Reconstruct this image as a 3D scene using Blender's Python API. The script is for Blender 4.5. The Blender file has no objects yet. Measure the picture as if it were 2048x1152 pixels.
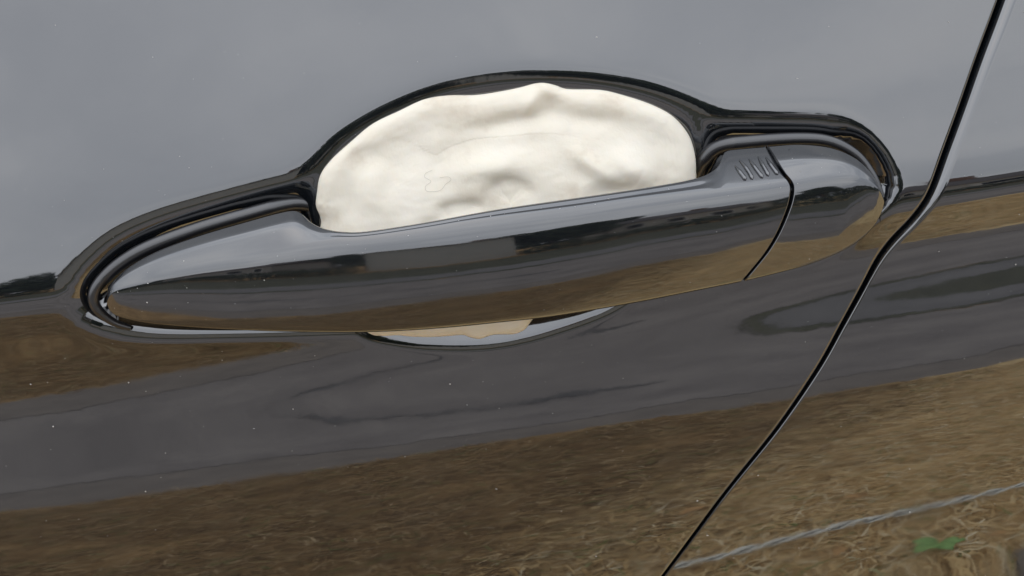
import bpy, bmesh, math, random
import numpy as np
from mathutils import Vector, Matrix

random.seed(7)
rng = np.random.default_rng(7)
scene = bpy.context.scene
COL = scene.collection
R = math.radians

# ------------------------------------------------------------------ camera
HFOV, DIST, PITCH, ROLL = R(38.0), 0.42, R(20.0), R(8.6)
CEN = np.array([0.0, 0.0, 0.95])
FW = np.array([0, math.cos(PITCH), -math.sin(PITCH)])
R0 = np.array([1.0, 0, 0]); U0 = np.array([0, math.sin(PITCH), math.cos(PITCH)])
RT = math.cos(ROLL)*R0 - math.sin(ROLL)*U0
UP = math.sin(ROLL)*R0 + math.cos(ROLL)*U0
CAM = CEN - FW*DIST
cam_d = bpy.data.cameras.new('camera'); cam = bpy.data.objects.new('camera', cam_d)
COL.objects.link(cam); scene.camera = cam
cam_d.sensor_fit = 'HORIZONTAL'; cam_d.angle = HFOV
cam_d.clip_start = 0.01; cam_d.clip_end = 2000
m = Matrix.Identity(4)
for i in range(3):
    m[i][0] = RT[i]; m[i][1] = UP[i]; m[i][2] = -FW[i]; m[i][3] = CAM[i]
cam.matrix_world = m
FPX = 1024/math.tan(HFOV/2)
def ray(px, py):
    px = np.asarray(px, float); py = np.asarray(py, float)
    d = FW + ((px-1024)/FPX)[..., None]*RT + ((576-py)/FPX)[..., None]*UP
    return d

# ------------------------------------------------------------------ sky and sun
SUN_EL, SUN_AZ = R(58), R(200)
world = bpy.data.worlds.new('World'); scene.world = world; world.use_nodes = True
nt = world.node_tree; nt.nodes.clear()
def N(nt, kind, **kw):
    n = nt.nodes.new(kind)
    for k, v in kw.items():
        if k == 'inp':
            for a, b in v.items(): n.inputs[a].default_value = b
        else: setattr(n, k, v)
    return n
def L(nt, a, b): nt.links.new(a, b)
def ramp(nt, fac, stops, interp='LINEAR'):
    n = nt.nodes.new('ShaderNodeValToRGB'); n.color_ramp.interpolation = interp
    e = n.color_ramp.elements
    while len(e) < len(stops): e.new(0.5)
    for el, (p, c) in zip(e, stops):
        el.position = p; el.color = (*c, 1) if len(c) == 3 else c
    L(nt, fac, n.inputs[0]); return n.outputs[0]
sky = N(nt, 'ShaderNodeTexSky', sky_type='NISHITA', sun_disc=False, sun_elevation=SUN_EL,
        sun_rotation=SUN_AZ, dust_density=4.0, air_density=1.2)
tc = N(nt, 'ShaderNodeTexCoord')
mp = N(nt, 'ShaderNodeMapping', inp={'Scale': (1.0, 1.0, 2.6)})
L(nt, tc.outputs['Generated'], mp.inputs[0])
nz = N(nt, 'ShaderNodeTexNoise', inp={'Scale': 2.6, 'Detail': 7.0, 'Roughness': 0.55, 'Distortion': 0.4})
L(nt, mp.outputs[0], nz.inputs['Vector'])
cl = ramp(nt, nz.outputs[0], [(0.30, (12.5, 13.5, 15.3)), (0.52, (14.2, 15.0, 16.5)), (0.72, (16.5, 17.0, 18.0))])
cf = ramp(nt, nz.outputs[0], [(0.25, (0.72,)*3), (0.6, (0.95,)*3)])
mx = N(nt, 'ShaderNodeMix', data_type='RGBA')
L(nt, cf, mx.inputs[0]); L(nt, sky.outputs[0], mx.inputs[6]); L(nt, cl, mx.inputs[7])
# an overcast sky is brighter overhead than near the horizon
sx = N(nt, 'ShaderNodeSeparateXYZ'); L(nt, tc.outputs['Generated'], sx.inputs[0])
om = N(nt, 'ShaderNodeMath', operation='MULTIPLY_ADD', inp={1: 0.56, 2: 0.635}); L(nt, sx.outputs[2], om.inputs[0])
sc_ = N(nt, 'ShaderNodeVectorMath', operation='SCALE'); L(nt, mx.outputs[2], sc_.inputs[0]); L(nt, om.outputs[0], sc_.inputs['Scale'])
bg = N(nt, 'ShaderNodeBackground', inp={'Strength': 0.1})
L(nt, sc_.outputs[0], bg.inputs[0])
out = N(nt, 'ShaderNodeOutputWorld'); L(nt, bg.outputs[0], out.inputs[0])

sd = bpy.data.lights.new('sun', 'SUN'); sd.energy = 0.6; sd.angle = R(140); sd.color = (1, 0.96, 0.9)
sun = bpy.data.objects.new('sun', sd); COL.objects.link(sun)
# direction to the sun: in front of the car side (towards -Y), high
sdir = Vector((math.sin(SUN_AZ)*math.cos(SUN_EL), math.cos(SUN_AZ)*math.cos(SUN_EL), math.sin(SUN_EL)))
sun.rotation_euler = sdir.to_track_quat('Z', 'Y').to_euler()
sun.location = (0, -3, 6)

vs = scene.view_settings
scene.display_settings.display_device = 'sRGB'
vs.view_transform = 'Standard'; vs.look = 'None'; vs.exposure = 0.0; vs.gamma = 1.0; vs.use_curve_mapping = False
scene.cycles.max_bounces = 10; scene.cycles.glossy_bounces = 8

# ------------------------------------------------------------------ materials
def mat(name):
    mt = bpy.data.materials.new(name); mt.use_nodes = True
    nt = mt.node_tree
    b = nt.nodes['Principled BSDF']
    return mt, nt, b
def noise(nt, scale, detail=4, rough=0.55, vec=None, dist=0.0, coord='Object'):
    n = N(nt, 'ShaderNodeTexNoise', inp={'Scale': scale, 'Detail': detail, 'Roughness': rough, 'Distortion': dist})
    if vec is None:
        t = N(nt, 'ShaderNodeTexCoord'); vec = t.outputs[coord]
    L(nt, vec, n.inputs['Vector']); return n.outputs[0]
def bump(nt, b, h, strength, dist, chain=None):
    n = N(nt, 'ShaderNodeBump', inp={'Strength': strength, 'Distance': dist})
    L(nt, h, n.inputs['Height'])
    if chain: L(nt, chain, n.inputs['Normal'])
    L(nt, n.outputs[0], b.inputs['Normal']); return n.outputs[0]

def paint_mat(name, ior=2.5, rough=0.035, peel=1.0):
    mt, nt, b = mat(name)
    # thin uneven dust film; its bluish base also paints in soft reflected light
    L(nt, ramp(nt, noise(nt, 38, 7, 0.7, dist=1.2), [(0.35, (0.006, 0.0075, 0.010)), (0.6, (0.010, 0.0115, 0.014)), (0.75, (0.019, 0.0195, 0.021))]), b.inputs['Base Color'])
    b.inputs['IOR'].default_value = ior
    b.inputs['Roughness'].default_value = rough
    r = ramp(nt, noise(nt, 55, 6, 0.7), [(0.35, (rough*0.6,)*3), (0.75, (rough*1.8,)*3)])
    L(nt, r, b.inputs['Roughness'])
    t = N(nt, 'ShaderNodeTexCoord')
    h1 = noise(nt, 75, 2, 0.5, t.outputs['Object'])
    c = bump(nt, b, h1, 0.5*peel, 0.00006)
    h2 = noise(nt, 600, 2, 0.5, t.outputs['Object'])
    bump(nt, b, h2, 0.35*peel, 0.0000045, c)
    return mt
M_paint = paint_mat('black_gloss_paint')
M_handle = paint_mat('black_handle_paint', 2.35, 0.055, 0.9)
def simple(name, col, rough, ior=1.5, sc=None, var=0.15):
    mt, nt, b = mat(name)
    b.inputs['Roughness'].default_value = rough; b.inputs['IOR'].default_value = ior
    c2 = tuple(min(1, c*(1+var)) for c in col); c1 = tuple(c*(1-var) for c in col)
    cr = ramp(nt, noise(nt, sc or 4, 5), [(0.3, c1), (0.7, c2)])
    L(nt, cr, b.inputs['Base Color'])
    return mt
M_gasket = simple('satin_black_gasket', (0.012, 0.012, 0.014), 0.28, 1.9, 90)
M_seal = simple('dark_rubber', (0.008, 0.008, 0.008), 0.6, 1.4, 50)

# ------------------------------------------------------------------ mesh helpers
def link(name, me, mt=None, parent=None):
    o = bpy.data.objects.new(name, me); COL.objects.link(o)
    if mt: me.materials.append(mt)
    if parent: o.parent = parent
    return o
def mesh_np(name, V, F, smooth=True):
    V = np.asarray(V, np.float32); F = np.asarray(F, np.int32)
    me = bpy.data.meshes.new(name)
    k = F.shape[1]
    me.vertices.add(len(V)); me.vertices.foreach_set('co', V.ravel())
    me.loops.add(F.size); me.loops.foreach_set('vertex_index', F.ravel())
    me.polygons.add(len(F)); me.polygons.foreach_set('loop_start', np.arange(len(F), dtype=np.int32)*k)
    me.polygons.foreach_set('loop_total', np.full(len(F), k, np.int32))
    me.polygons.foreach_set('use_smooth', np.full(len(F), smooth, bool))
    me.update(calc_edges=True); me.validate()
    return me
def grid_faces(nr, nc, wrap=False, flip=False):
    r = np.arange(nr-1)[:, None]; c = np.arange(nc if wrap else nc-1)[None, :]
    c1 = (c+1) % nc
    a = r*nc+c; b = r*nc+c1; d = (r+1)*nc+c1; e = (r+1)*nc+c
    q = np.stack([a, b, d, e], -1).reshape(-1, 4)
    return q[:, ::-1] if flip else q
def tag(o, label=None, cat=None, group=None, kind=None):
    if label: o['label'] = label
    if cat: o['category'] = cat
    if group: o['group'] = group
    if kind: o['kind'] = kind
    return o
def empty(name, loc=(0, 0, 0), rz=0):
    o = bpy.data.objects.new(name, None); COL.objects.link(o)
    o.location = loc; o.rotation_euler = (0, 0, rz); o.empty_display_size = 0.1
    return o
def gsmooth(a, sig):
    k = int(4*sig)+1; x = np.arange(-k, k+1); g = np.exp(-x*x/(2*sig*sig)); g /= g.sum()
    return np.convolve(np.pad(a, k, mode='edge'), g, 'valid')
def smooth01(x): x = np.clip(x, 0, 1); return x*x*(3-2*x)
def curve_pts(pts, n):
    """Catmull-Rom through pts, n samples evenly spaced by arc length"""
    P = np.asarray(pts, float); P = np.vstack([2*P[0]-P[1], P, 2*P[-1]-P[-2]])
    o = []
    for i in range(1, len(P)-2):
        t = np.linspace(0, 1, 24, endpoint=False)[:, None]
        a, b, c, d = P[i-1], P[i], P[i+1], P[i+2]
        o.append(0.5*((2*b)+(c-a)*t+(2*a-5*b+4*c-d)*t**2+(3*b-a-3*c+d)*t**3))
    o = np.vstack(o+[P[-2][None]])
    s = np.r_[0, np.cumsum(np.linalg.norm(np.diff(o, axis=0), axis=1))]
    u = np.linspace(0, s[-1], n)
    return np.stack([np.interp(u, s, o[:, k]) for k in range(o.shape[1])], 1)
def tube(path, rad, nseg=12, cap=True):
    P = np.asarray(path, float); n = len(P)
    T = np.gradient(P, axis=0); T /= np.linalg.norm(T, axis=1)[:, None]
    ref = np.array([0.0, 1, 0.13]); 
    A = np.cross(T, ref); A /= np.linalg.norm(A, axis=1)[:, None]
    B = np.cross(T, A)
    rad = np.broadcast_to(rad, (n,))
    th = np.linspace(0, 2*np.pi, nseg, endpoint=False)
    V = P[:, None]+rad[:, None, None]*(np.cos(th)[None, :, None]*A[:, None]+np.sin(th)[None, :, None]*B[:, None])
    return V.reshape(-1, 3), grid_faces(n, nseg, wrap=True)

# ------------------------------------------------------------------ body side: one smooth sheet y = f(x, z)
def plane_hit(px, py, Y=0.0):
    d = ray(px, py); lam = (Y-CAM[1])/d[..., 1]
    return CAM + lam[..., None]*d
SL = 0.155
def col_table(xc, knots):
    w = np.array([k[0] for k in knots], float); e = np.array([k[1] for k in knots], float)
    ww = np.linspace(-900, 2600, 2800)
    ee = np.interp(ww, w, e)
    yy = ww - SL*(xc-1024)
    d = ray(np.full_like(yy, xc), yy); pitch = -np.degrees(np.arcsin(d[:, 2]/np.linalg.norm(d, axis=1)))
    t = np.clip((ee+pitch)/2, -30, 40)
    t = np.where(ww < -60, np.interp(-60, ww, t), t); t = np.where(ww > 1420, np.interp(1420, ww, t), t)
    H = plane_hit(np.full_like(yy, xc), yy)
    z = H[:, 2][::-1]; t = gsmooth(t[::-1], 7)
    zz = np.linspace(0.3, 1.2, 6000); tt = np.interp(zz, z, t)
    f = np.r_[0, np.cumsum(0.5*(np.tan(np.radians(tt[1:]))+np.tan(np.radians(tt[:-1])))*np.diff(zz))]
    z0 = plane_hit(np.array([xc]), np.array([560-SL*(xc-1024)]))[0, 2]
    return zz, f-np.interp(z0, zz, f)
KN_L = [(-400, 30), (0, 27), (250, 22), (380, 18), (424, 12), (446, -7), (480, -24), (540, -36), (590, -33), (631, -25.5), (700, -19), (750, -17), (810, -16.5), (881, -21.5), (960, -31), (1060, -43), (1152, -52), (1300, -62)]
KN_C = [(-400, 30), (0, 27), (250, 24), (400, 19), (455, 10), (485, 0), (505, -12), (530, -27), (560, -34), (600, -30), (625, -25), (680, -18), (745, -13), (820, -17), (884, -25), (960, -34), (1060, -45), (1152, -55), (1300, -64)]
KN_R = [(-400, 32), (0, 28), (250, 25), (440, 20), (505, 13), (528, 1), (543, -18), (565, -32), (588, -30), (606, -25), (655, -14), (715, -5.5), (785, -13), (886, -22), (960, -32), (1060, -47), (1152, -57), (1300, -66)]
XC = [-0.146, 0.0, 0.146]
TAB = [col_table(0, KN_L), col_table(1024, KN_C), col_table(2048, KN_R)]
def base_y(X, Z):
    f = [np.interp(Z, a, b) for a, b in TAB]
    a = smooth01((X-XC[0])/(XC[1]-XC[0])); b = smooth01((X-XC[1])/(XC[2]-XC[1]))
    y = np.where(X < XC[1], f[0]*(1-a)+f[1]*a, f[1]*(1-b)+f[2]*b)
    return y + (X-0.0)**2/(2*3.2)
def base_hit(px, py, off=0.0):
    px = np.asarray(px, float); py = np.asarray(py, float)
    Y = np.zeros_like(px)
    for _ in range(25):
        d = ray(px, py); lam = (Y-CAM[1])/d[..., 1]; P = CAM+lam[..., None]*d
        Y = 0.5*Y + 0.5*(base_y(P[..., 0], P[..., 2])+off)
    return P

# recess outlines in photo pixels -> points of the sheet
CUP = [(608, 420), (622, 360), (670, 292), (755, 235), (860, 190), (960, 167), (1060, 158), (1170, 161), (1270, 177), (1350, 203),
       (1402, 238), (1425, 290), (1428, 350), (1400, 430), (1340, 530), (1240, 612), (1110, 662), (1000, 688), (900, 694), (800, 688), (715, 668), (650, 610), (618, 510)]
TRO = [(140, 600), (146, 566), (172, 528), (225, 482), (310, 442), (430, 405), (560, 372), (660, 360), (800, 350), (1000, 330), (1200, 290),
       (1340, 258), (1440, 243), (1560, 243), (1660, 247), (1720, 268), (1762, 310), (1783, 356), (1782, 384), (1760, 418), (1690, 476),
       (1600, 520), (1400, 565), (1200, 605), (1000, 640), (800, 660), (640, 668), (450, 672), (300, 672), (210, 660), (158, 636)]
def closed(pts, n):
    P = np.asarray(pts, float); k = 3
    c = curve_pts(np.vstack([P[-k:], P, P[:k]]), n*2)
    full = curve_pts(np.vstack([P, P[:1]]), n)
    return full[:-1]
def poly_world(pts, n=160):
    c = closed(pts, n); H = base_hit(c[:, 0], c[:, 1]); return H[:, [0, 2]]
def sdf(P, X, Z):
    """positive inside"""
    A = P; B = np.roll(P, -1, 0)
    d2 = np.full(X.shape, 1e9); ins = np.zeros(X.shape, bool)
    for a, b in zip(A, B):
        e = b-a; wx = X-a[0]; wz = Z-a[1]
        t = np.clip((wx*e[0]+wz*e[1])/(e@e+1e-18), 0, 1)
        d2 = np.minimum(d2, (wx-t*e[0])**2+(wz-t*e[1])**2)
        cr = ((a[1] > Z) != (b[1] > Z))
        with np.errstate(divide='ignore', invalid='ignore'):
            xi = (b[0]-a[0])*(Z-a[1])/(b[1]-a[1]+1e-18)+a[0]
        ins ^= cr & (X < xi)
    d = np.sqrt(d2); return np.where(ins, d, -d)
CUPW, TROW = poly_world(CUP), poly_world(TRO)
def softplus(d, k): return k*np.logaddexp(0, d/k)
def smin(a, b, k): return -k*np.logaddexp(-a/k, -b/k)
def smax(a, b, k): return k*np.logaddexp(a/k, b/k)
def recess(X, Z):
    out = np.zeros_like(X)
    near = (X > -0.19) & (X < 0.16) & (Z > 0.89) & (Z < 1.05)
    x, z = X[near], Z[near]
    dc = sdf(CUPW, x, z); dt = sdf(TROW, x, z)
    pq = CAM+0*np.stack([x, x, x], -1); pq = np.stack([x, base_y(x, z), z], -1)-CAM
    pyy = 576-FPX*(pq@UP)/(pq@FW); pxx = 1024+FPX*(pq@RT)/(pq@FW)
    low = smooth01((pyy-(560-0.13*(pxx-900))-20)/60)       # below the grip
    du = smax(dc, dt, 0.0030)
    wc = smooth01((dc+0.0035)/0.006)
    rt = smooth01((pxx-1660)/90)*(1-wc)        # steeper wall round the right tip
    rim = 0.45*softplus(du+0.0006, 0.0014)*(1-rt)+rt*smin(1.5*softplus(du+0.0003, 0.0008), np.full_like(dc, 0.0088), 0.0006)
    g_u = rim+(1-rt)*(1-wc)*smin(0.62*softplus(du-0.0026, 0.0010), np.full_like(dc, 0.0044), 0.0006)+1.1*softplus(dc-0.0056, 0.0008)
    g_u = np.where(dc < 0, np.minimum(g_u, 0.0095), g_u)
    gc_l = 0.42*softplus(dc+0.0002, 0.0006)+1.6*softplus(dc-0.0085, 0.0007)
    gt_l = 0.40*softplus(dt+0.0002, 0.0007)+0.9*softplus(dt-0.004, 0.0007); gt_l = smin(gt_l, np.full_like(dt, 0.0074), 0.0008)
    g_l = (np.maximum(gc_l, 0)**5+np.maximum(gt_l, 0)**5)**0.2
    out[near] = np.minimum(np.maximum(g_u*(1-low)+g_l*low, 0), 0.021)
    return out
def skin_y(X, Z): return base_y(X, Z)+recess(X, Z)

GAP = [(2035, -90), (2010, -20), (1988, 40), (1958, 120), (1923, 220), (1890, 310), (1868, 372), (1852, 404), (1825, 440), (1785, 482), (1757, 520), (1728, 575), (1688, 648), (1638, 738), (1556, 858), (1450, 990), (1330, 1150), (1255, 1245)]
gc_ = curve_pts(GAP, 300); GH = base_hit(gc_[:, 0], gc_[:, 1])
go = np.argsort(GH[:, 2]); GZ, GX = GH[go, 2], GH[go, 0]
GX = gsmooth(GX, 3)
def gap_x(Z):
    lo = GX[0]+(Z-GZ[0])*0.55; hi = GX[-1]+(Z-GZ[-1])*0.32
    return np.where(Z < GZ[0], lo, np.where(Z > GZ[-1], hi, np.interp(Z, GZ, GX)))
def zrows():
    fine = np.arange(0.845, 1.052, 0.00042)
    lo = 0.845-np.cumsum(np.geomspace(0.0006, 0.03, 45)); lo = lo[lo > 0.32][::-1]
    hi = 1.052+np.cumsum(np.geomspace(0.0006, 0.012, 25)); hi = hi[hi < 1.16]
    return np.r_[lo, fine, hi]
ZR = zrows()
HALF = np.interp(ZR, [0.84, 0.90, 0.95, 1.0], [0.00036, 0.00045, 0.0006, 0.00072])[:, None]
def roll(d, r):
    """edge rolled inwards: extra depth at distance d from the edge"""
    u = np.clip(1-d/r, 0, 1); return r*(1-np.sqrt(np.maximum(1-u*u, 0)))
def side_panel(side):
    g = gap_x(ZR); sl = np.gradient(g, ZR); cosn = 1/np.sqrt(1+sl**2)
    if side < 0:     # door: columns measured leftwards from the gap
        off = np.r_[np.array([0, .00003, .00008, .00016, .0003, .00045, .0006, .0008, .001, .00125, .0015, .0018, .0022]),
                    np.arange(0.0026, 0.325, 0.00044), 0.325+np.cumsum(np.geomspace(0.0006, 0.03, 40))]
    else:
        off = np.r_[np.array([0, .00003, .00008, .00016, .0003, .00045, .0006, .0008, .001, .00125, .0015, .0018, .0022]),
                    np.arange(0.0026, 0.006, 0.0003), np.arange(0.0062, 0.14, 0.0009), 0.14+np.cumsum(np.geomspace(0.001, 0.04, 30))]
    X = g[:, None]+side*(HALF/cosn[:, None]+off[None, :]); Z = np.broadcast_to(ZR[:, None], X.shape).copy()
    Y = skin_y(X.ravel(), Z.ravel()).reshape(X.shape) if side < 0 else base_y(X, Z)
    dp = off[None, :]*cosn[:, None]
    if side < 0: Y = Y+roll(dp, 0.0011)
    else:
        # the quarter panel's edge rounds more widely above the crease
        Y = Y+roll(dp, np.interp(ZR, [0.85, 0.935, 0.955, 1.0], [0.0005, 0.0006, 0.0028, 0.0034])[:, None])+0.0003
    # return flange into the gap
    Xe = X[:, :1]; Ze = Z[:, :1]
    fl = [(0.004, 0.0), (0.014, 0.0003)]
    Xs = [X]; Ys = [Y]; Zs = [Z]
    for dy, dx in fl[:]:
        Xs.insert(0, Xe-side*dx*(-1)*0); Ys.insert(0, Y[:, :1]+dy); Zs.insert(0, Ze)
    X, Y, Z = np.hstack(Xs), np.hstack(Ys), np.hstack(Zs)
    V = np.stack([X, Y, Z], -1).reshape(-1, 3)
    return V, grid_faces(X.shape[0], X.shape[1], flip=(side > 0))

car = empty('car', (0.0, 0.0, 0.0))
tag(car, 'glossy black car side with door handle and curved door gap', 'car')
V, F = side_panel(-1); link('door', mesh_np('door', V, F), M_paint, car)
V, F = side_panel(+1); link('rear_quarter_panel', mesh_np('rear_quarter_panel', V, F), M_paint, car)
# rubber seal deep behind the gap
zz = np.linspace(ZR[0], ZR[-1], 160); gx = gap_x(zz); gy = base_y(gx, zz)+0.0135
V = np.concatenate([np.stack([gx-0.02, gy, zz], 1)[:, None], np.stack([gx, gy-0.001, zz], 1)[:, None], np.stack([gx+0.02, gy, zz], 1)[:, None]], 1).reshape(-1, 3)
link('door_seal', mesh_np('door_seal', V, grid_faces(160, 3)), M_seal, car)

# ------------------------------------------------------------------ handle: strips whose slope is integrated from edge to edge
def fn(pts):
    P = curve_pts(pts, 400); o = np.argsort(P[:, 0], kind='stable'); P = P[o]
    x, y = P[:, 0], P[:, 1]
    return lambda q: np.interp(q, x, y)
fC = fn([(214, 604), (219, 592), (232, 581), (268, 570), (330, 556), (410, 542), (500, 529), (600, 514), (720, 499), (860, 482), (1000, 463), (1150, 442), (1280, 421), (1420, 401), (1510, 388), (1590, 374), (1640, 366), (1690, 361), (1725, 364), (1748, 374), (1762, 388), (1768, 402)])
fB = fn([(214, 608), (222, 624), (245, 636), (300, 647), (400, 656), (500, 661), (600, 664), (700, 665), (800, 662), (900, 655), (1000, 645), (1100, 634), (1200, 618), (1300, 600), (1400, 580), (1485, 563), (1560, 545), (1620, 528), (1680, 504), (1725, 476), (1752, 446), (1764, 422), (1768, 406)])
fT = fn([(214, 602), (205, 588), (222, 568), (260, 534), (320, 502), (400, 473), (500, 444), (560, 428), (590, 424), (606, 432), (622, 447), (650, 460), (690, 466), (740, 464), (850, 447), (1000, 420), (1200, 391), (1330, 371), (1395, 358), (1425, 345), (1440, 330), (1447, 312), (1456, 303), (1490, 299), (1540, 295), (1600, 291), (1660, 297), (1705, 314), (1738, 341), (1758, 372), (1768, 400)])
def fM(x):  # top of the light chamfer above the front face
    c, t = fC(x), fT(x)
    k = np.interp(x, [214, 300, 450, 650, 1000, 1300, 1590, 1700, 1768], [4, 12, 20, 28, 29, 24, 17, 13, 3])
    return np.maximum(c-k, c-0.72*(c-t))
# how far the crease stands out of the sheet
def yC(x):
    xs = [200, 216, 240, 300, 400, 550, 750, 1000, 1250, 1450, 1600, 1700, 1750, 1768]
    ys = [-.0020, -.0040, -.0062, -.0095, -.0135, -.0185, -.0225, -.0240, -.0232, -.0208, -.0178, -.0150, -.0128, -.0115]
    P = curve_pts(np.stack([np.array(xs)/1e4, np.array(ys)], 1), 400); return np.interp(np.asarray(x)/1e4, P[:, 0], P[:, 1])
GAPC = [(1535, 294), (1550, 318), (1566, 345), (1580, 363), (1585, 378), (1582, 402), (1572, 432), (1556, 468), (1535, 503), (1508, 537), (1485, 564)]
gp = curve_pts(GAPC, 200)
def gap_at(py): return np.interp(py, gp[:, 1], gp[:, 0])
NF, NM, NT = 46, 14, 26
def slope_step(prev, px, py, t):
    d = ray(px, py); tt = np.tan(np.radians(t))
    lam = (prev[:, 1]-CAM[1]+tt*(CAM[2]-prev[:, 2]))/(d[:, 1]-tt*d[:, 2])
    return CAM+lam[:, None]*d
def handle_part(x0, x1, gap_side):
    """x0..x1 in pixels along the crease; gap_side +1: right end at the gap, -1: left end at the gap"""
    n = 260 if gap_side > 0 else 90
    u = np.linspace(0, 1, n)
    if gap_side > 0: u = np.where(u < 0.2, u*u*2.5+0*u, u); u = np.maximum.accumulate(u); u = np.sort(np.r_[np.linspace(0, 0.06, 40)**1.5/0.06**0.5, np.linspace(0.0605, 0.985, n), np.linspace(0.987, 1, 14)])
    else: u = np.sort(np.r_[np.linspace(0, 0.03, 12), np.linspace(0.032, 0.85, n), 1-np.linspace(0.145, 0, 40)**1.5/0.15**0.5])
    tip = x0 if gap_side > 0 else x1
    gw = 5.0*(-gap_side)
    def stn(xg):
        a, b = (tip, xg+gw) if gap_side > 0 else (xg+gw, tip)
        return a+(b-a)*u
    xg_at_C = 1585.0
    XC_ = stn(xg_at_C)
    # shear along the gap, depending on the height between the edges
    def row(fun_lo, fun_hi, f):
        # iterate: pixel y at fraction f between two curves, x sheared to the gap line
        x = XC_.copy()
        for _ in range(12):
            y = fun_lo(x)*(1-f)+fun_hi(x)*f
            ye = (fun_lo(xg_at_C)*(1-f)+fun_hi(xg_at_C)*f)
            for _k in range(8):
                xge = gap_at(ye); ye = fun_lo(xge)*(1-f)+fun_hi(xge)*f
            x = stn(xge)
        return x, fun_lo(x)*(1-f)+fun_hi(x)*f
    x, y = row(fC, fC, 0.0)
    d = ray(x, y); yy = base_y(CAM[0]+0*x+(d[:, 0]/d[:, 1])*(-CAM[1]), CAM[2]+(d[:, 2]/d[:, 1])*(-CAM[1]))*0.5+yC(x)
    lam = (yy-CAM[1])/d[:, 1]; PC = CAM+lam[:, None]*d
    rows_dn = []; P = PC
    for k in range(1, NF+1):
        f = k/NF
        px, py = row(fC, fB, f)
        tC = np.interp(px, [214, 320, 500, 900, 1300, 1560, 1700, 1768], [5, 6, 9, 15, 16, 17.5, 18, 15])
        tB = np.interp(px, [214, 320, 500, 900, 1300, 1560, 1700, 1768], [-10, -10, -11, -13, -9.5, -2.5, 2.5, 3])
        tm = f
        t = tC*(1-tm)+tB*tm
        t = t+16*np.exp(-f/0.035)-26*np.exp(-(1-f)/0.02)
        P = slope_step(P, px, py, t); rows_dn.append(P)
    # wrap under: round then straight back to the door
    under = []
    nrm_in = np.array([0, 1, 0.0])
    for dy, dz in [(0.0006, -0.0002), (0.0016, -0.0001), (0.003, 0.0003), (0.008, 0.002), (0.014, 0.004)]:
        k = np.clip((base_y(P[:, 0], P[:, 2])+0.006-P[:, 1])/0.014, 0.15, 1)
        under.append(P+np.stack([0*k, dy*k, dz*k], 1))
    rows_up = []; P = PC
    for k in range(1, NM+1):
        f = k/NM; px, py = row(fC, fM, f)
        t0 = np.interp(px, [214, 400, 700, 1700], [22, 20, 17, 17])
        t1 = np.interp(px, [214, 350, 620, 900, 1450, 1768], [30, 30, 34, 36, 36, 34])
        t = t0*(1-f)+t1*f
        P = slope_step(P, px, py, t); rows_up.append(P)
    for k in range(1, NT+1):
        f = k/NT; px, py = row(fM, fT, f)
        mid = smooth01((px-640)/60)*(1-smooth01((px-1380)/60))
        lf = 1-smooth01((px-560)/120)
        # root surfaces
        tl = 30+8*f+36*smooth01((f-0.46)/0.36)
        tr = 62+8*f+7*smooth01((f-0.6)/0.4)
        cap = 0.0 if gap_side > 0 else 1.0
        tr = tr*(1-cap)+(38+14*f+26*smooth01((f-0.34)/0.45))*cap
        tm = 40+36*np.exp(-((f-0.36)/0.17)**2)+8*f+30*smooth01((f-0.75)/0.25)
        t = mid*tm+(1-mid)*(lf*tl+(1-lf)*tr)
        P = slope_step(P, px, py, t); rows_up.append(P)
    T = P; back = []
    for dy, dz in [(0.0005, 0.0001), (0.0012, -0.0001), (0.002, -0.0008), (0.0035, -0.003), (0.005, -0.008)]:
        back.append(T+np.array([0, dy, dz]))
    rows = list(reversed(under))*0+list(reversed(rows_up+back))+[PC]+rows_dn+under
    A = np.array(rows)                      # rows x stations x 3
    # close the end at the gap with a rounded lip and a cap
    e = -1 if gap_side > 0 else 0
    E = A[:, e]; c = E.mean(0)
    dx = 1.0*gap_side
    ring1 = E+np.array([dx*0.00025, 0.0004, 0]); ring2 = ring1+np.array([dx*0.0001, 0.0015, 0.0]); ring3 = E*0.5+c*0.5+np.array([0, 0.004, 0])
    if gap_side > 0: A = np.concatenate([A, ring1[:, None], ring2[:, None], ring3[:, None]], 1)
    else: A = np.concatenate([ring3[:, None], ring2[:, None], ring1[:, None], A], 1)
    nr, nc = A.shape[:2]
    return A, A.reshape(-1, 3), grid_faces(nr, nc)
GRID_G, V, F = handle_part(214, 1585, +1)
handle = link('door_handle', mesh_np('door_handle', V, F), M_handle, car)
T_ = GRID_G[5]; print('T depth', np.round((T_[:, 1]-base_y(T_[:, 0], T_[:, 2]))[::30]*1000, 1))
GRID_C, V, F = handle_part(1585, 1768, -1)
link('end_cap', mesh_np('end_cap', V, F), M_handle, handle)

# gasket bead round the handle's foot
def bead(pts, offs, rads):
    c = curve_pts(pts, 150)
    s = np.linspace(0, 1, 150)
    o = np.interp(s, np.linspace(0, 1, len(offs)), offs)
    P = base_hit(c[:, 0], c[:, 1], 0.0)
    d = ray(c[:, 0], c[:, 1]); d = d/np.linalg.norm(d, axis=1)[:, None]
    P = P+d*o[:, None]
    V, F = tube(P, np.interp(s, np.linspace(0, 1, len(rads)), rads), 18)
    return V, F
V, F = bead([(262, 656), (228, 645), (198, 622), (187, 598), (198, 568), (240, 528), (300, 494), (400, 457), (500, 428), (560, 412), (600, 407), (632, 416), (652, 436), (668, 455)],
            [0.0, 0.0, 0.001, 0.001, 0.001, 0.001, 0.001, 0.002, 0.006, 0.012], [0.0008, .0015, 0.0019, 0.0021, 0.0021, 0.0021, 0.0021, 0.0021, 0.0018])
link('gasket', mesh_np('gasket', V, F), M_gasket, handle)
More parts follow.
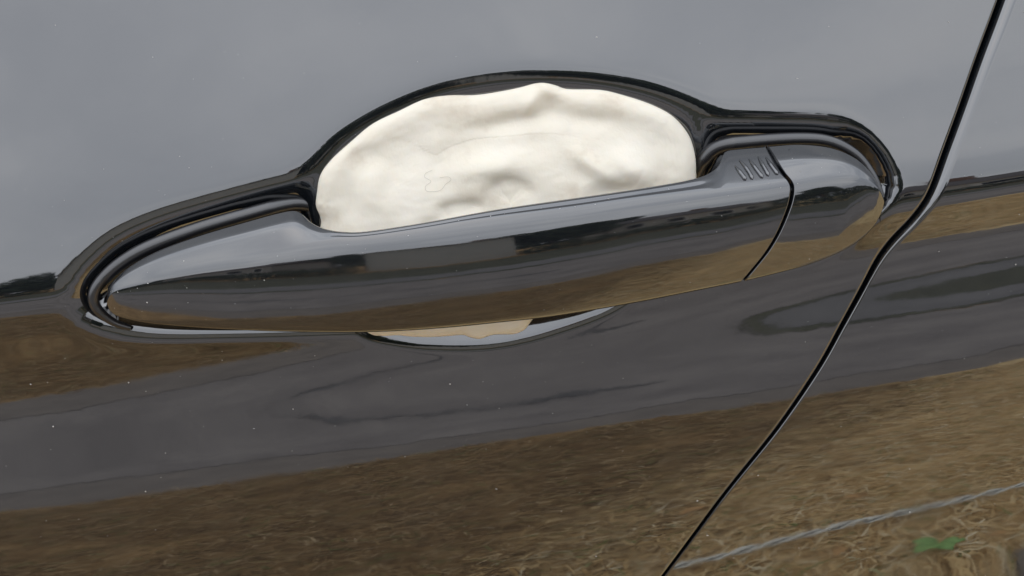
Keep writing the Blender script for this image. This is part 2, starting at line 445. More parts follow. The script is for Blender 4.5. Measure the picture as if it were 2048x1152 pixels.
V, F = bead([(1378, 382), (1392, 348), (1410, 316), (1440, 293), (1500, 284), (1600, 278), (1660, 284), (1710, 309), (1742, 346), (1758, 378), (1764, 395)],
            [0.012, 0.005, 0.001, 0.001, 0.001, 0.001, 0.001, 0.0], [0.0018, 0.0021, 0.0021, 0.0020, 0.0019, 0.0018, 0.0014, 0.0008])
link('gasket', mesh_np('gasket', V, F), M_gasket, handle)

# helper: nearest handle surface point for a pixel
def grid_at(A, px, py):
    P = A.reshape(-1, 3); d = P-CAM
    q = d@FW; x = 1024+FPX*(d@RT)/q; y = 576-FPX*(d@UP)/q
    dist = (x-px)**2+(y-py)**2
    i = np.argsort(dist)[:6]; i = i[np.argmin(np.linalg.norm(d[i], axis=1))]
    return P[i]
for (a, b) in [((1472, 327), (1492, 357)), ((1481, 316), (1508, 355)), ((1498, 314), (1525, 352)), ((1515, 313), (1541, 350)), ((1531, 312), (1556, 347))]:
    pts = [grid_at(GRID_G, a[0]+(b[0]-a[0])*s, a[1]+(b[1]-a[1])*s) for s in np.linspace(0, 1, 6)]
    c = curve_pts(pts, 18)
    q = np.linspace(0, 1, 18); c = np.stack([np.polyval(np.polyfit(q, c[:, k], 2), q) for k in range(3)], 1)+np.array([0, -0.0001, 0.0001])
    s = np.linspace(0, 1, 18)
    V, F = tube(c, 0.0006*np.sqrt(np.clip(np.minimum(s*2.2, (1-s)*14), 0.02, 1)), 10)
    link('rib', mesh_np('rib', V, F), M_handle, handle)

# ------------------------------------------------------------------ clay pressed into the cup
CLAY = [(633, 392), (640, 352), (662, 320), (700, 285), (745, 248), (800, 221), (848, 199), (895, 191), (950, 190), (1000, 183), (1040, 175), (1070, 167), (1090, 166), (1112, 171), (1135, 178),
        (1200, 180), (1245, 190), (1300, 208), (1345, 232), (1375, 266), (1388, 300), (1392, 338), (1388, 372), (1350, 420), (1270, 500), (1160, 570), (1090, 616),
        (1064, 640), (1050, 658), (1030, 667), (1012, 668), (985, 669), (960, 677), (940, 674), (925, 669), (900, 671), (870, 673), (830, 673), (795, 670), (765, 671), (735, 664),
        (690, 620), (652, 540), (640, 470), (642, 440), (632, 412)]
c = closed(CLAY, 420); nb = len(c)
cen = np.array([1010.0, 420.0])
RIM = np.full(nb, 0.002)
for _ in range(4):
    q = base_hit(c[:, 0], c[:, 1], RIM); RIM = np.clip(recess(q[:, 0], q[:, 2])-0.0003, 0.0005, 0.0036)
RIM = np.convolve(np.r_[RIM[-8:], RIM, RIM[:8]], np.ones(17)/17, 'valid')
BW = base_hit(c[:, 0], c[:, 1], RIM); BX = BW[:, [0, 2]]
C0 = base_hit(np.array([cen[0]]), np.array([cen[1]]), 0.0042)[0, [0, 2]]
rr = 1-(1-np.linspace(0.004, 1, 190))**1.6
PX = C0[None, None]+rr[:, None, None]*(BX[None]-C0[None, None])
X, Z = PX[..., 0], PX[..., 1]
d_in = sdf(BX, X.ravel(), Z.ravel()).reshape(X.shape); d_in = np.maximum(d_in, 0)
# pixel coordinates of clay points for the finger marks
def to_pix(P):
    d = P-CAM; q = d@FW
    return 1024+FPX*(d@RT)/q, 576-FPX*(d@UP)/q
Y0 = base_y(X, Z)
pp = to_pix(np.stack([X, Y0+0.005, Z], -1).reshape(-1, 3)); QX, QY = pp[0].reshape(X.shape), pp[1].reshape(X.shape)
Rr = 0.0042
er = smooth01(1-d_in/0.009)
yb = Y0+(RIM[None, :]*er+0.0020*(1-er)-0.0022) - 0.0022*smooth01(d_in/0.026)
yb = yb+0.0022*(1-np.sqrt(np.maximum(0, 1-np.clip(1-d_in/Rr, 0, 1)**2)))
def gaus(x, y, cx, cy, sx, sy, rot=0):
    a = R(rot); dx, dy = x-cx, y-cy
    u = dx*math.cos(a)+dy*math.sin(a); v = -dx*math.sin(a)+dy*math.cos(a)
    return np.exp(-(u/sx)**2-(v/sy)**2)
def seg_d(x, y, pts):
    P = curve_pts(pts, 70); d = np.full(x.shape, 1e9); sgn = np.zeros(x.shape); par = np.zeros(x.shape)
    T = np.gradient(P, axis=0)
    for i, (p, t) in enumerate(zip(P, T)):
        dd = (x-p[0])**2+(y-p[1])**2; k = dd < d
        d = np.where(k, dd, d); sgn = np.where(k, (t[0]*(y-p[1])-t[1]*(x-p[0])), sgn); par = np.where(k, i/69, par)
    return np.sqrt(d)*np.sign(sgn), par
def step_mark(pts, h, w_sharp, w_soft):
    """a pressed fold: drops just below the line, recovers slowly, fades towards its ends"""
    d, par = seg_d(QX, QY, pts)
    dp = 7*np.logaddexp(0, d/7)
    return 1.5*h*smooth01(np.minimum(par, 1-par)*3.2)*np.exp(-dp/w_soft)/(1+np.exp(-np.clip((d-2)/(w_sharp*0.8), -40, 40)))
dent = np.zeros_like(X)
# + = pushed in
dent += step_mark([(730, 262), (775, 262), (815, 272), (850, 290), (872, 298), (900, 284), (945, 270), (1010, 264), (1080, 258), (1140, 262), (1220, 280)], 0.0014, 17, 44)
dent += step_mark([(665, 305), (710, 292), (755, 296), (800, 318), (840, 345)], 0.0010, 15, 34)
dent += step_mark([(962, 392), (975, 366), (992, 350), (1016, 344), (1042, 350), (1060, 366), (1075, 392)], 0.0015, 8, 32)
dent += step_mark([(862, 424), (882, 402), (915, 392), (950, 394), (976, 410)], 0.0014, 7, 24)
dent += step_mark([(820, 446), (850, 428), (890, 420), (920, 428)], 0.0008, 6, 14)
dent += step_mark([(1150, 300), (1200, 264), (1260, 250), (1320, 262), (1372, 310)], 0.0009, 12, 46)
dent += step_mark([(1100, 290), (1150, 326), (1200, 350), (1280, 366), (1330, 360)], 0.0009, 11, 30)
dent += 0.0016*gaus(QX, QY, 1030, 236, 80, 18, -10) + 0.0016*gaus(QX, QY, 1098, 206, 24, 30)
dent -= 0.0010*gaus(QX, QY, 1058, 190, 16, 34, 10)
dent += 0.0016*gaus(QX, QY, 1000, 402, 80, 36, -8) + 0.0012*gaus(QX, QY, 1215, 378, 60, 20, -8)
dent -= 0.0014*gaus(QX, QY, 985, 318, 70, 24, -10) + 0.0012*gaus(QX, QY, 1250, 322, 66, 26, 25)
dent -= 0.0010*gaus(QX, QY, 1180, 318, 16, 56, -55) + 0.0008*gaus(QX, QY, 745, 360, 30, 50, 20)
dent += 0.0010*gaus(QX, QY, 705, 400, 30, 50) + 0.0010*gaus(QX, QY, 1325, 335, 30, 50) + 0.0012*gaus(QX, QY, 1190, 235, 60, 20, 5)
from mathutils import noise as mnoise
nz_ = np.array([mnoise.fractal(Vector((a*1e3/9.0, 3.1, b*1e3/6.0)), 0.9, 2.0, 3) for a, b in zip(X.ravel(), Z.ravel())]).reshape(X.shape)
nf_ = np.array([mnoise.noise(Vector((a*1e3/1.6, 7.7, b*1e3/1.3))) for a, b in zip(X.ravel(), Z.ravel())]).reshape(X.shape)
edge = smooth01(d_in/0.004)
Y = yb + edge*(1.25*dent + 0.00020*nz_ + 0.00002*nf_) + (1-edge)*0.00012*nf_
# torn, crumbly edge on the left
Y += 0.0008*np.maximum(0, nf_)*gaus(QX, QY, 645, 425, 16, 30)
V = np.stack([X, Y, Z], -1)
rim = V[-1]; ctr = np.array([C0[0], 0, C0[1]]); rad_ = rim-ctr; rad_[:, 1] = 0; rad_ /= np.linalg.norm(rad_, axis=1)[:, None]
s1 = rim+np.array([0, 0.0015, 0])-rad_*0.0007; s2 = rim+np.array([0, 0.010, 0])-rad_*0.0052
V = np.concatenate([V, s1[None], s2[None]], 0)
nr, nc = V.shape[:2]
V = np.concatenate([V.reshape(-1, 3), [[C0[0], V[0, :, 1].mean(), C0[1]]]])
F = grid_faces(nr, nc, wrap=True, flip=True)
me = mesh_np('clay', V, F)
bm = bmesh.new(); bm.from_mesh(me); bm.verts.ensure_lookup_table()
cv = bm.verts[-1]
for i in range(nc):
    try: bm.faces.new((cv, bm.verts[i], bm.verts[(i+1) % nc])).smooth = True
    except ValueError: pass
bmesh.ops.recalc_face_normals(bm, faces=bm.faces); bm.to_mesh(me); bm.free()
M_clay, nt, b = mat('white_modelling_clay')
b.inputs['Roughness'].default_value = 0.62; b.inputs['IOR'].default_value = 1.4
b.inputs['Subsurface Weight'].default_value = 0.25; b.inputs['Subsurface Radius'].default_value = (0.004, 0.003, 0.002); b.inputs['Subsurface Scale'].default_value = 0.5
t = N(nt, 'ShaderNodeTexCoord')
cr = ramp(nt, noise(nt, 60, 6, 0.6, t.outputs['Object']), [(0.28, (0.70, 0.615, 0.49)), (0.44, (0.85, 0.785, 0.655)), (0.75, (0.89, 0.83, 0.715))])
L(nt, cr, b.inputs['Base Color'])
mp = N(nt, 'ShaderNodeMapping', inp={'Scale': (1, 1, 0.35), 'Rotation': (0, R(18), 0)}); L(nt, t.outputs['Object'], mp.inputs[0])
c1 = bump(nt, b, noise(nt, 1500, 3, 0.6, mp.outputs[0]), 0.45, 0.00010)
bump(nt, b, noise(nt, 260, 4, 0.6, t.outputs['Object']), 0.35, 0.0003, c1)
clay = link('clay', me, M_clay)
tag(clay, 'lump of white modelling clay pressed into the cup behind the black handle', 'clay')
CLAYV = V[:nr*nc]
# a hair stuck to the clay
def clay_at(px, py):
    x, y = to_pix(CLAYV); i = np.argmin((x-px)**2+(y-py)**2); return CLAYV[i]
hp = [(866, 341), (852, 346), (850, 356), (862, 362), (852, 372), (853, 382), (872, 383), (884, 380), (892, 370), (902, 360), (897, 354), (880, 356)]
c = curve_pts([clay_at(*p)+np.array([0, -0.0001, 0.0001]) for p in hp], 90)
V, F = tube(c, 0.000032, 6)
M_hair = simple('grey_hair', (0.42, 0.38, 0.33), 0.5)
tag(link('hair', mesh_np('hair', V, F), M_hair), 'fine curled hair stuck to the white clay', 'hair')

# ------------------------------------------------------------------ dust on the paint
def dust():
    Vs, Fs = [], []
    def fleck(p, s, n):
        k = random.randint(4, 6); a0 = random.random()*6.28; el = random.choice([0.18, 0.4, 0.7, 0.9, 1.0])
        if el < 0.3: s *= 1.9
        base = len(Vs); tx = Vector(n).cross(Vector((0.3, 0.1, 1))).normalized(); ty = Vector(n).cross(tx)
        ring = []
        for i in range(k):
            a = a0+i*2*math.pi/k; r = s*random.uniform(0.6, 1.1)
            q = Vector(p)+Vector(n)*s*0.12+tx*(math.cos(a)*r)+ty*(math.sin(a)*r*el)
            Vs.append(q)
        Vs.append(Vector(p)+Vector(n)*s*0.6)
        for i in range(k): Fs.append((base+i, base+(i+1) % k, base+k))
    n = 0
    while n < 240:
        x, y = random.uniform(-20, 2060), random.uniform(-20, 1160)
        dens = 1.0 if y > 330 else 0.35
        if random.random() > dens: continue
        P = base_hit(np.array([x]), np.array([y]))[0]
        if recess(np.array([P[0]]), np.array([P[2]]))[0] > 0.002: continue
        g = gap_x(np.array([P[2]]))[0]
        if abs(P[0]-g) < 0.004: continue
        fleck(P, random.choice([0.00006]*4+[0.0001]*4+[0.00016, 0.00026]), (0, -1, 0.05)); n += 1
    for A, cnt in ((GRID_G, 60), (GRID_C, 16)):
        for _ in range(cnt):
            i = random.randrange(12, A.shape[0]-8); j = random.randrange(5, A.shape[1]-5)
            p = A[i, j]; a = A[i+1, j]-A[i-1, j]; b2 = A[i, j+1]-A[i, j-1]
            nn = np.cross(b2, a); nn = nn/(np.linalg.norm(nn)+1e-12)
            if nn[1] > 0: nn = -nn
            fleck(p, random.choice([0.00008]*5+[0.00012]*4+[0.00022]), nn)
    me = bpy.data.meshes.new('dust'); me.from_pydata([tuple(v) for v in Vs], [], Fs); me.update()
    return me
M_dust = simple('pale_dust', (0.62, 0.6, 0.56), 0.9, 1.4, 300)
tag(link('dust', dust(), M_dust), 'pale dust specks scattered over the black paint', 'dust', kind='stuff')

# ------------------------------------------------------------------ the street the paint mirrors
EDGE = -2.02
def strip_sheet(name, y0, y1, z, x0, x1, nx, ny, mt, wob0=0.0, wob1=0.0):
    xs = np.linspace(-1, 1, nx); xs = np.sign(xs)*np.abs(xs)**2.2; xs = np.where(xs < 0, xs*x0, xs*x1)
    f = np.linspace(0, 1, ny)
    def wob(x, a, s): return a*(np.sin(x*2.1+s)*0.5+np.sin(x*5.3+2*s)*0.3+np.sin(x*13.1+s)*0.25+np.sin(x*31+s)*0.12)
    A = y0+wob(xs, wob0, 1.0); B = y1+wob(xs, wob1, 2.4)
    Y = A[None]*(1-f[:, None])+B[None]*f[:, None]; X = np.broadcast_to(xs[None], Y.shape)
    V = np.stack([X, Y, np.full_like(Y, z)], -1).reshape(-1, 3)
    return mesh_np(name, V, grid_faces(ny, nx, flip=(y1 < y0)))
def ground_mat(name, stops, s1, s2, rough=0.95, bmp=0.02, stops2=None):
    mt, nt, b = mat(name); b.inputs['Roughness'].default_value = rough; b.inputs['Specular IOR Level'].default_value = 0.2
    t = N(nt, 'ShaderNodeTexCoord')
    n1 = noise(nt, s1, 6, 0.65, t.outputs['Object'], 0.3); n2 = noise(nt, s2, 4, 0.7, t.outputs['Object'])
    a = N(nt, 'ShaderNodeMath', operation='MULTIPLY_ADD', inp={1: 0.5, 2: 0.0}); L(nt, n1, a.inputs[0])
    c = N(nt, 'ShaderNodeMath', operation='MULTIPLY_ADD', inp={1: 0.5}); L(nt, n2, c.inputs[0]); L(nt, a.outputs[0], c.inputs[2])
    col = ramp(nt, c.outputs[0], stops)
    if stops2:      # a second, paler colouring that takes over along +x with a ragged edge
        sp = N(nt, 'ShaderNodeSeparateXYZ'); L(nt, t.outputs['Object'], sp.inputs[0])
        w0 = N(nt, 'ShaderNodeMath', operation='MULTIPLY_ADD', inp={1: 1.4}); L(nt, noise(nt, 2.2, 5, 0.6, t.outputs['Object']), w0.inputs[0]); xy = N(nt, 'ShaderNodeMath', operation='MULTIPLY_ADD', inp={1: 0.6}); L(nt, sp.outputs[1], xy.inputs[0]); L(nt, sp.outputs[0], xy.inputs[2]); L(nt, xy.outputs[0], w0.inputs[2])
        mr = N(nt, 'ShaderNodeMapRange', inp={'From Min': -0.05, 'From Max': 0.45}); L(nt, w0.outputs[0], mr.inputs[0])
        mm = N(nt, 'ShaderNodeMix', data_type='RGBA'); L(nt, mr.outputs[0], mm.inputs[0]); L(nt, col, mm.inputs[6]); L(nt, ramp(nt, c.outputs[0], stops2), mm.inputs[7]); col = mm.outputs[2]
    L(nt, col, b.inputs['Base Color'])
    bump(nt, b, n2, 0.6, bmp)
    return mt
M_verge = ground_mat('dry_verge', [(0.36, (0.12, 0.068, 0.028)), (0.46, (0.29, 0.175, 0.072)), (0.55, (0.46, 0.29, 0.125)), (0.66, (0.50, 0.34, 0.16))], 5, 42, stops2=[(0.36, (0.26, 0.16, 0.065)), (0.46, (0.55, 0.38, 0.17)), (0.55, (0.78, 0.57, 0.28)), (0.66, (0.92, 0.74, 0.43))])
M_road = ground_mat('worn_asphalt', [(0.38, (0.18, 0.158, 0.145)), (0.5, (0.24, 0.212, 0.194)), (0.62, (0.31, 0.275, 0.245))], 2.4, 70, 0.85, 0.006)
M_gravel = ground_mat('gritty_road_edge', [(0.33, (0.18, 0.155, 0.135)), (0.5, (0.25, 0.215, 0.185)), (0.68, (0.32, 0.27, 0.225))], 6, 140, 0.9, 0.01)
M_green = ground_mat('far_grass', [(0.35, (0.05, 0.052, 0.035)), (0.5, (0.09, 0.088, 0.058)), (0.65, (0.15, 0.14, 0.09))], 2.0, 30)
tag(link('ground', strip_sheet('ground', 400, -400, -0.004, 400, 400, 61, 41, M_verge), M_verge), kind='structure')
tag(link('grass_verge', strip_sheet('grass_verge', 6, EDGE, 0.0, 60, 60, 401, 3, M_verge, 0, 0.05), M_verge), kind='structure')
tag(link('road_edge', strip_sheet('road_edge', EDGE+0.1, EDGE-0.5, -0.002, 60, 60, 401, 3, M_gravel, 0.02, 0.06), M_gravel), kind='structure')
tag(link('road', strip_sheet('road', EDGE-0.34, -4.35, 0.002, 120, 120, 401, 5, M_road, 0.07, 0.10), M_road), kind='structure')
M_pave = ground_mat('pavement_grey', [(0.35, (0.17, 0.16, 0.155)), (0.6, (0.25, 0.235, 0.225))], 2.0, 60)
tag(link('pavement', strip_sheet('pavement', -4.50, -5.7, 0.012, 120, 120, 401, 3, M_pave, 0.05, 0.06), M_pave), kind='structure')
tag(link('far_grass_strip', strip_sheet('far_grass_strip', -4.3, -11.5, 0.008, 120, 120, 401, 5, M_green, 0.10, 0.1), M_green), kind='structure')

M_tar = simple('tar_seam', (0.095, 0.088, 0.085), 0.7, 1.4, 20, 0.3)
tag(link('tar_seam', strip_sheet('tar_seam', -3.10, -3.14, 0.006, 9, 0.35, 201, 2, M_tar, 0.05, 0.075), M_tar), kind='structure')
# dead grass blades lying on the near verge
def blades(name, n, x0, x1, y0, y1, lmin, lmax, lean, fade=0.0, keep=None):
    x = x0+(x1-x0)*rng.uniform(0, 1, n); x = x+fade*rng.normal(0, 0.25, n); y = rng.uniform(y0, y1, n)
    if keep:
        k = keep(x+rng.normal(0, 0.13, n), y+rng.normal(0, 0.13, n)); x, y = x[k], y[k]; n = len(x)
    ln = rng.uniform(lmin, lmax, n); az = rng.uniform(0, 2*np.pi, n); el = np.abs(rng.normal(0, lean, n)); el = np.minimum(el, 1.4)
    w = rng.uniform(0.0008, 0.002, n)
    # tufts and bare soil: keep blades where a few broad waves are high
    den = np.sin(x*9+2*np.sin(y*7))+np.sin(y*11+2*np.sin(x*5+1))+np.sin(x*23+y*17)+rng.normal(0, 0.9, n)
    ln = np.where(den > -1.2, ln, ln*0.3)
    d = np.stack([np.cos(az)*np.cos(el), np.sin(az)*np.cos(el), np.sin(el)], 1)
    s = np.stack([-np.sin(az), np.cos(az), rng.normal(0, 0.3, n)], 1)
    o = np.stack([x, y, rng.uniform(0.0, 0.016, n)], 1)
    mid = o+d*ln[:, None]*0.55; tip = o+d*ln[:, None]+np.stack([rng.normal(0, .2, n)*ln, rng.normal(0, .2, n)*ln, -0.12*ln], 1)
    tip[:, 2] = np.maximum(tip[:, 2], 0.003)
    V = np.stack([o-s*w[:, None], o+s*w[:, None], mid+s*w[:, None]*0.8, mid-s*w[:, None]*0.8, tip], 1).reshape(-1, 3)
    b0 = np.arange(n)*5
    F = np.concatenate([np.stack([b0, b0+1, b0+2], 1), np.stack([b0, b0+2, b0+3], 1), np.stack([b0+3, b0+2, b0+4], 1)])
    return mesh_np(name, V, F, False)
def blade_mat(name, stops):
    mt, nt, b = mat(name); b.inputs['Roughness'].default_value = 0.8; b.inputs['Specular IOR Level'].default_value = 0.2
    g = N(nt, 'ShaderNodeNewGeometry')
    L(nt, ramp(nt, g.outputs['Random Per Island'], stops), b.inputs['Base Color']); return mt
M_blade = blade_mat('dead_grass', [(0.0, (0.12, 0.068, 0.028)), (0.35, (0.28, 0.17, 0.07)), (0.75, (0.44, 0.29, 0.13)), (0.93, (0.62, 0.46, 0.26)), (0.97, (0.20, 0.22, 0.07)), (1.0, (0.14, 0.18, 0.05))])
M_straw = blade_mat('pale_straw', [(0.0, (0.42, 0.25, 0.09)), (0.35, (0.74, 0.51, 0.23)), (0.75, (0.90, 0.68, 0.36)), (0.93, (0.95, 0.82, 0.55)), (0.97, (0.26, 0.30, 0.10)), (1.0, (0.16, 0.22, 0.06))])
tag(link('pale_straw', blades('pale_straw', 95000, -0.4, 2.3, EDGE+0.03, -0.25, 0.02, 0.055, 0.12, 0, lambda x, y: x+0.6*y > -0.35), M_straw), 'pale straw thatch covering one end of the verge', 'straw', kind='stuff')
tag(link('dry_grass', blades('dry_grass', 110000, -1.9, 2.3, EDGE+0.02, -0.25, 0.02, 0.065, 0.26, 0, lambda x, y: x+0.6*y < -0.35), M_blade), 'dry brown grass lying on the verge beside the car', 'grass', kind='stuff')

# rope, weed, stone and fallen leaves on the verge
xs = np.linspace(0.118, 0.95, 500)
cy = -0.503+0.012*np.sin(xs*4.0)+0.004*np.sin(xs*17); cz = 0.03+0.004*np.sin(xs*9+1)
M_rope1 = simple('pale_rope_strand', (0.95, 0.88, 0.76), 0.8, 1.4, 90); M_rope_gap = simple('rope_gap_shade', (0.10, 0.10, 0.10), 0.8, 1.4, 90)
rope = empty('rope', (0.0, -0.503, 0.02)); tag(rope, 'twisted pale rope with dark gaps lying in the dry grass beside the car', 'rope')
for k in range(3):
    ph = 2*np.pi*xs/0.070+k*np.pi
    r_ = 0.0045 if k < 2 else 0.0
    V, F = tube(np.stack([xs, cy+r_*np.cos(ph), cz+r_*np.sin(ph)], 1)-np.array([0.0, -0.503, 0.02]), 0.0037, 8)
    st = link('strand', mesh_np('strand', V, F), M_rope_gap if k == 2 else M_rope1, rope)  # dark core colour puts shade into the gaps between the pale strands
    if k == 2: st['label'] = 'dark core added as shade in the gaps'
def leaf_mesh(name, ln, wd, fold=0.25, seg=7):
    u = np.linspace(0, 1, seg); w = wd*np.sin(np.pi*u**0.8)*0.5
    V = []
    for a, b in zip(u, w): V += [(a*ln, -b, fold*b+0.2*ln*math.sin(a*2.4)*0.5), (a*ln, 0, 0.2*ln*math.sin(a*2.4)*0.5), (a*ln, b, fold*b+0.2*ln*math.sin(a*2.4)*0.5)]
    return mesh_np(name, V, grid_faces(seg, 3))
M_leaf = simple('green_leaf', (0.24, 0.40, 0.13), 0.6, 1.4, 60, 0.4); M_dead = simple('dead_leaf', (0.50, 0.29, 0.12), 0.8, 1.4, 60, 0.35)
weed = empty('weed', (0.395, -0.375, 0.0)); tag(weed, 'small green broad leaved weed growing among the dry grass', 'weed')
lm = leaf_mesh('leaf', 0.042, 0.026); lm.materials.append(M_leaf)
for k in range(4):
    o = link('leaf', lm, None, weed); o.location = (0, 0, 0.012+0.004*k); o.rotation_euler = (0, R(-14-6*(k % 3)), k*1.13+0.3); o.scale = (0.8+0.12*(k % 3),)*3
dm = leaf_mesh('fallen_leaf', 0.035, 0.02, 0.5); dm.materials.append(M_dead)
for k, (x, y) in enumerate([(0.445, -0.36), (0.30, -0.44), (0.36, -0.62), (0.15, -0.75), (0.62, -0.8)]):
    o = link('fallen_leaf', dm); o.location = (x, y, 0.02); o.rotation_euler = (R(12), R(-8), k*1.9); o.scale = (0.7+0.15*(k % 4),)*3
    tag(o, 'brown dead leaf on the verge, '+['beside the green weed and the stone slab', 'just beyond the rope, nearest to the weed', 'far side of the rope opposite the weed',
        'lying in dark grass well left of the rope', 'lying in pale straw, farthest from the car'][k], 'leaf', 'dead leaves on the verge')
def box_bm(bm, x0, x1, y0, y1, z0, z1):
    v = [bm.verts.new((x, y, z)) for x in (x0, x1) for y in (y0, y1) for z in (z0, z1)]
    for f in ((0, 1, 3, 2), (4, 6, 7, 5), (0, 4, 5, 1), (2, 3, 7, 6), (0, 2, 6, 4), (1, 5, 7, 3)): bm.faces.new([v[i] for i in f])
def box_mesh(name, *boxes, bev=0.0):
    bm = bmesh.new()
    for b_ in boxes: box_bm(bm, *b_)
    bmesh.ops.recalc_face_normals(bm, faces=bm.faces)
    if bev: bmesh.ops.bevel(bm, geom=list(bm.edges), offset=bev, segments=2, affect='EDGES')
    me = bpy.data.meshes.new(name); bm.to_mesh(me); bm.free(); return me
M_stone = simple('grey_stone', (0.25, 0.215, 0.18), 0.9, 1.4, 30, 0.3)
tag(link('stone_slab', box_mesh('stone_slab', (0.45, 1.3, -0.315, 0.05, -0.02, 0.035), bev=0.012), M_stone), 'worn grey stone slab set in the verge beside the car', 'slab')

# houses, hedge and trees across the road
M_render = simple('beige_render', (0.50, 0.48, 0.43), 0.9, 1.4, 3, 0.06); M_render2 = simple('grey_render', (0.36, 0.35, 0.33), 0.9, 1.4, 3, 0.08)
M_roof = simple('dark_roof_tile', (0.10, 0.085, 0.08), 0.8, 1.4, 8, 0.2); M_frame = simple('white_frame', (0.75, 0.75, 0.73), 0.5)
M_glass = simple('window_glass', (0.02, 0.022, 0.025), 0.05, 1.6); M_brick = simple('brown_brick', (0.22, 0.12, 0.08), 0.9, 1.4, 12, 0.25)
def house(x, y, w, d, h, rh, label, mt, wins, gable_front):
    t = empty('house', (x, y, 0)); tag(t, label, 'house', 'houses across the road')
    link('wall', box_mesh('wall', (-w/2, w/2, -d/2, d/2, 0, h)), mt, t)
    bm = bmesh.new(); o = 0.35
    if gable_front: prof = [(-w/2-o, h-0.12), (0, h+rh), (w/2+o, h-0.12)]; A = [(p[0], -d/2-o, p[1]) for p in prof]; B = [(p[0], d/2+o, p[1]) for p in prof]
    else: prof = [(-d/2-o, h-0.12), (0, h+rh), (d/2+o, h-0.12)]; A = [(-w/2-o, p[0], p[1]) for p in prof]; B = [(w/2+o, p[0], p[1]) for p in prof]
    va = [bm.verts.new(p) for p in A]; vb = [bm.verts.new(p) for p in B]
    bm.faces.new(va); bm.faces.new(vb[::-1])
    for i in range(3): bm.faces.new((va[i], va[(i+1) % 3], vb[(i+1) % 3], vb[i]))
    bmesh.ops.recalc_face_normals(bm, faces=bm.faces); me = bpy.data.meshes.new('roof'); bm.to_mesh(me); bm.free()
    rf = link('roof', me, M_roof, t)
    link('chimney', box_mesh('chimney', (w*0.2, w*0.2+0.6, -0.3, 0.3, h+rh*0.4, h+rh+0.7)), M_brick, rf)
    for (wx, wz, ww, wh) in wins:
        f = link('window', box_mesh('window', (wx-ww/2, wx+ww/2, d/2+0.003, d/2+0.06, wz, wz+0.08), (wx-ww/2, wx+ww/2, d/2+0.003, d/2+0.06, wz+wh-0.08, wz+wh),
              (wx-ww/2, wx-ww/2+0.08, d/2+0.003, d/2+0.06, wz+0.08, wz+wh-0.08), (wx+ww/2-0.08, wx+ww/2, d/2+0.003, d/2+0.06, wz+0.08, wz+wh-0.08)), M_frame, t)
        link('pane', box_mesh('pane', (wx-ww/2+0.08, wx+ww/2-0.08, d/2+0.004, d/2+0.03, wz+0.08, wz+wh-0.08)), M_glass, f)
    return t
house(-2.05, -16.6, 4.3, 7.0, 3.6, 0.5, 'low beige rendered building end wall across the road', M_render, [], False)
house(8.0, -24.0, 8.0, 7.0, 2.7, 1.9, 'pale rendered bungalow with four windows across the road', M_render, [(-2.9, 1.0, 1.2, 1.1), (-0.8, 1.0, 1.0, 1.1), (1.2, 1.0, 1.2, 1.1), (3.0, 1.0, 0.9, 1.1)], False)
house(-17.0, -24.0, 9.0, 8.0, 3.0, 2.2, 'grey rendered house with dark tiled roof behind trees', M_render2, [(-2.5, 1.0, 1.4, 1.2), (0.6, 1.0, 1.4, 1.2), (3.0, 1.0, 1.0, 1.2)], False)
M_bark = simple('bark', (0.09, 0.07, 0.05), 0.9, 1.4, 9, 0.3)
M_crown = blade_mat('dark_leaves', [(0.0, (0.03, 0.042, 0.026)), (0.5, (0.065, 0.085, 0.05)), (1.0, (0.12, 0.14, 0.08))])
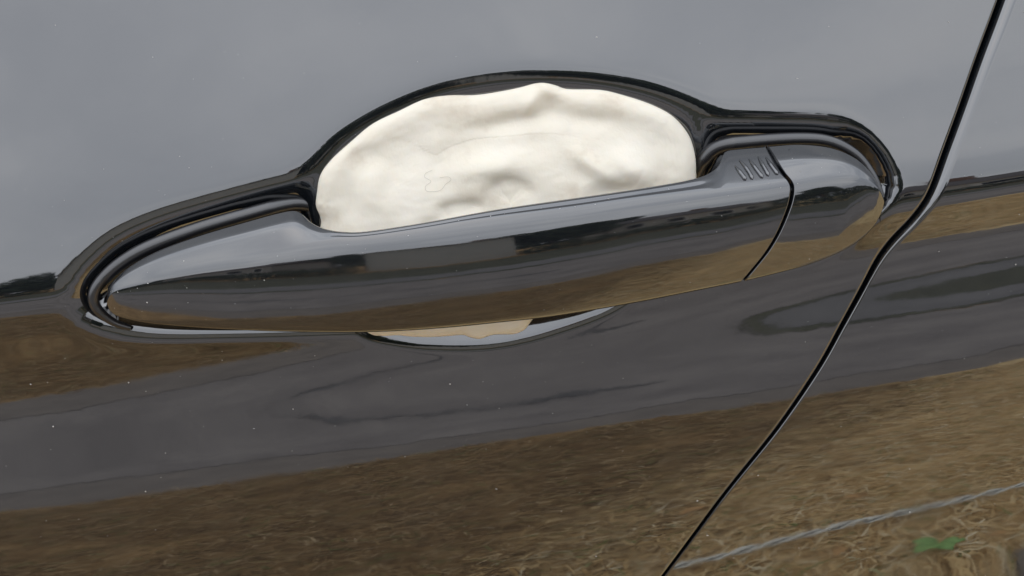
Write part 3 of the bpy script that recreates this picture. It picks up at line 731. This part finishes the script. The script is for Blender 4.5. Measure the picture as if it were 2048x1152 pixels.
def leaf_cloud(name, n, blobs, size):
    b = rng.integers(0, len(blobs), n); B = np.array(blobs)[b]
    v = rng.normal(0, 1, (n, 3)); v /= np.linalg.norm(v, axis=1)[:, None]
    o = B[:, :3]+v*B[:, 3:6]*(rng.uniform(0.2, 1, n)**0.45)[:, None]
    a = rng.normal(0, 1, (n, 3)); a /= np.linalg.norm(a, axis=1)[:, None]; c2 = np.cross(a, rng.normal(0, 1, (n, 3))); c2 /= np.linalg.norm(c2, axis=1)[:, None]
    s = size*rng.uniform(0.5, 1.2, n)[:, None]
    V = np.stack([o-a*s, o+c2*s*0.5, o+a*s, o-c2*s*0.5], 1).reshape(-1, 3); i0 = np.arange(n)*4
    return mesh_np(name, V, np.stack([i0, i0+1, i0+2, i0+3], 1), False)
crowns = [leaf_cloud('crown', 5000, [(rng.uniform(-1.3, 1.3), rng.uniform(-1.3, 1.3), rng.uniform(2.2, 4.6), *([rng.uniform(0.8, 1.3)]*3)) for _ in range(9)], 0.2) for _ in range(2)]
for c_ in crowns: c_.materials.append(M_crown)
zt = np.linspace(0, 3.6, 9); V, F = tube(np.stack([0.08*np.sin(zt*2), 0.06*np.cos(zt*1.7), zt], 1), 0.16*(1-zt/4.6), 9); trunk_me = mesh_np('trunk', V, F); trunk_me.materials.append(M_bark)
for k, (x, y, sc, lb) in enumerate([(1.3, -16, 0.95, 'dark bushy tree beside the beige building, on its right'), (3.4, -19, 1.15, 'dark tree between the beige building and the bungalow'),
      (-5.4, -17, 0.9, 'dark tree just left of the beige building'), (-9, -21, 0.9, 'dark tree in front of the grey house'), (14.5, -19, 1.1, 'dark tree right of the bungalow'),
      (18.5, -24, 1.2, 'taller dark tree far right of the bungalow'), (-24, -22, 0.9, 'dark tree left of the grey house'),
      (4.4, -32, 1.5, 'tall tree standing behind the bungalow'), (-5, -34, 1.5, 'tall tree standing far behind the beige building')]):
    t = empty('tree', (x, y, 0), k*1.3); t.scale = (sc,)*3; tag(t, lb, 'tree', 'trees across the road')
    link('trunk', trunk_me, None, t); link('crown', crowns[k % 2], None, t)
hb = [(x, -12.0+rng.uniform(-.2, .2), 0.45, 0.55, 0.5, 0.5*rng.uniform(.8, 1.3)) for x in np.arange(-40, 40, 0.55) if not (-4.6 < x < 0.4)]
tag(link('hedge', leaf_cloud('hedge', 26000, hb, 0.11), M_crown), 'long low dark hedge in front of the houses across the road', 'hedge')
wb = []
for a in np.arange(0, 2*np.pi, 0.045):
    rr_ = 75*rng.uniform(0.9, 1.15); wb.append((rr_*math.cos(a), rr_*math.sin(a), 3.2, 3.0, 3.0, rng.uniform(3.2, 5.5)))
tag(link('far_woods', leaf_cloud('far_woods', 45000, wb, 0.8), M_crown), 'far dark line of woods around the street', 'woods', kind='stuff')
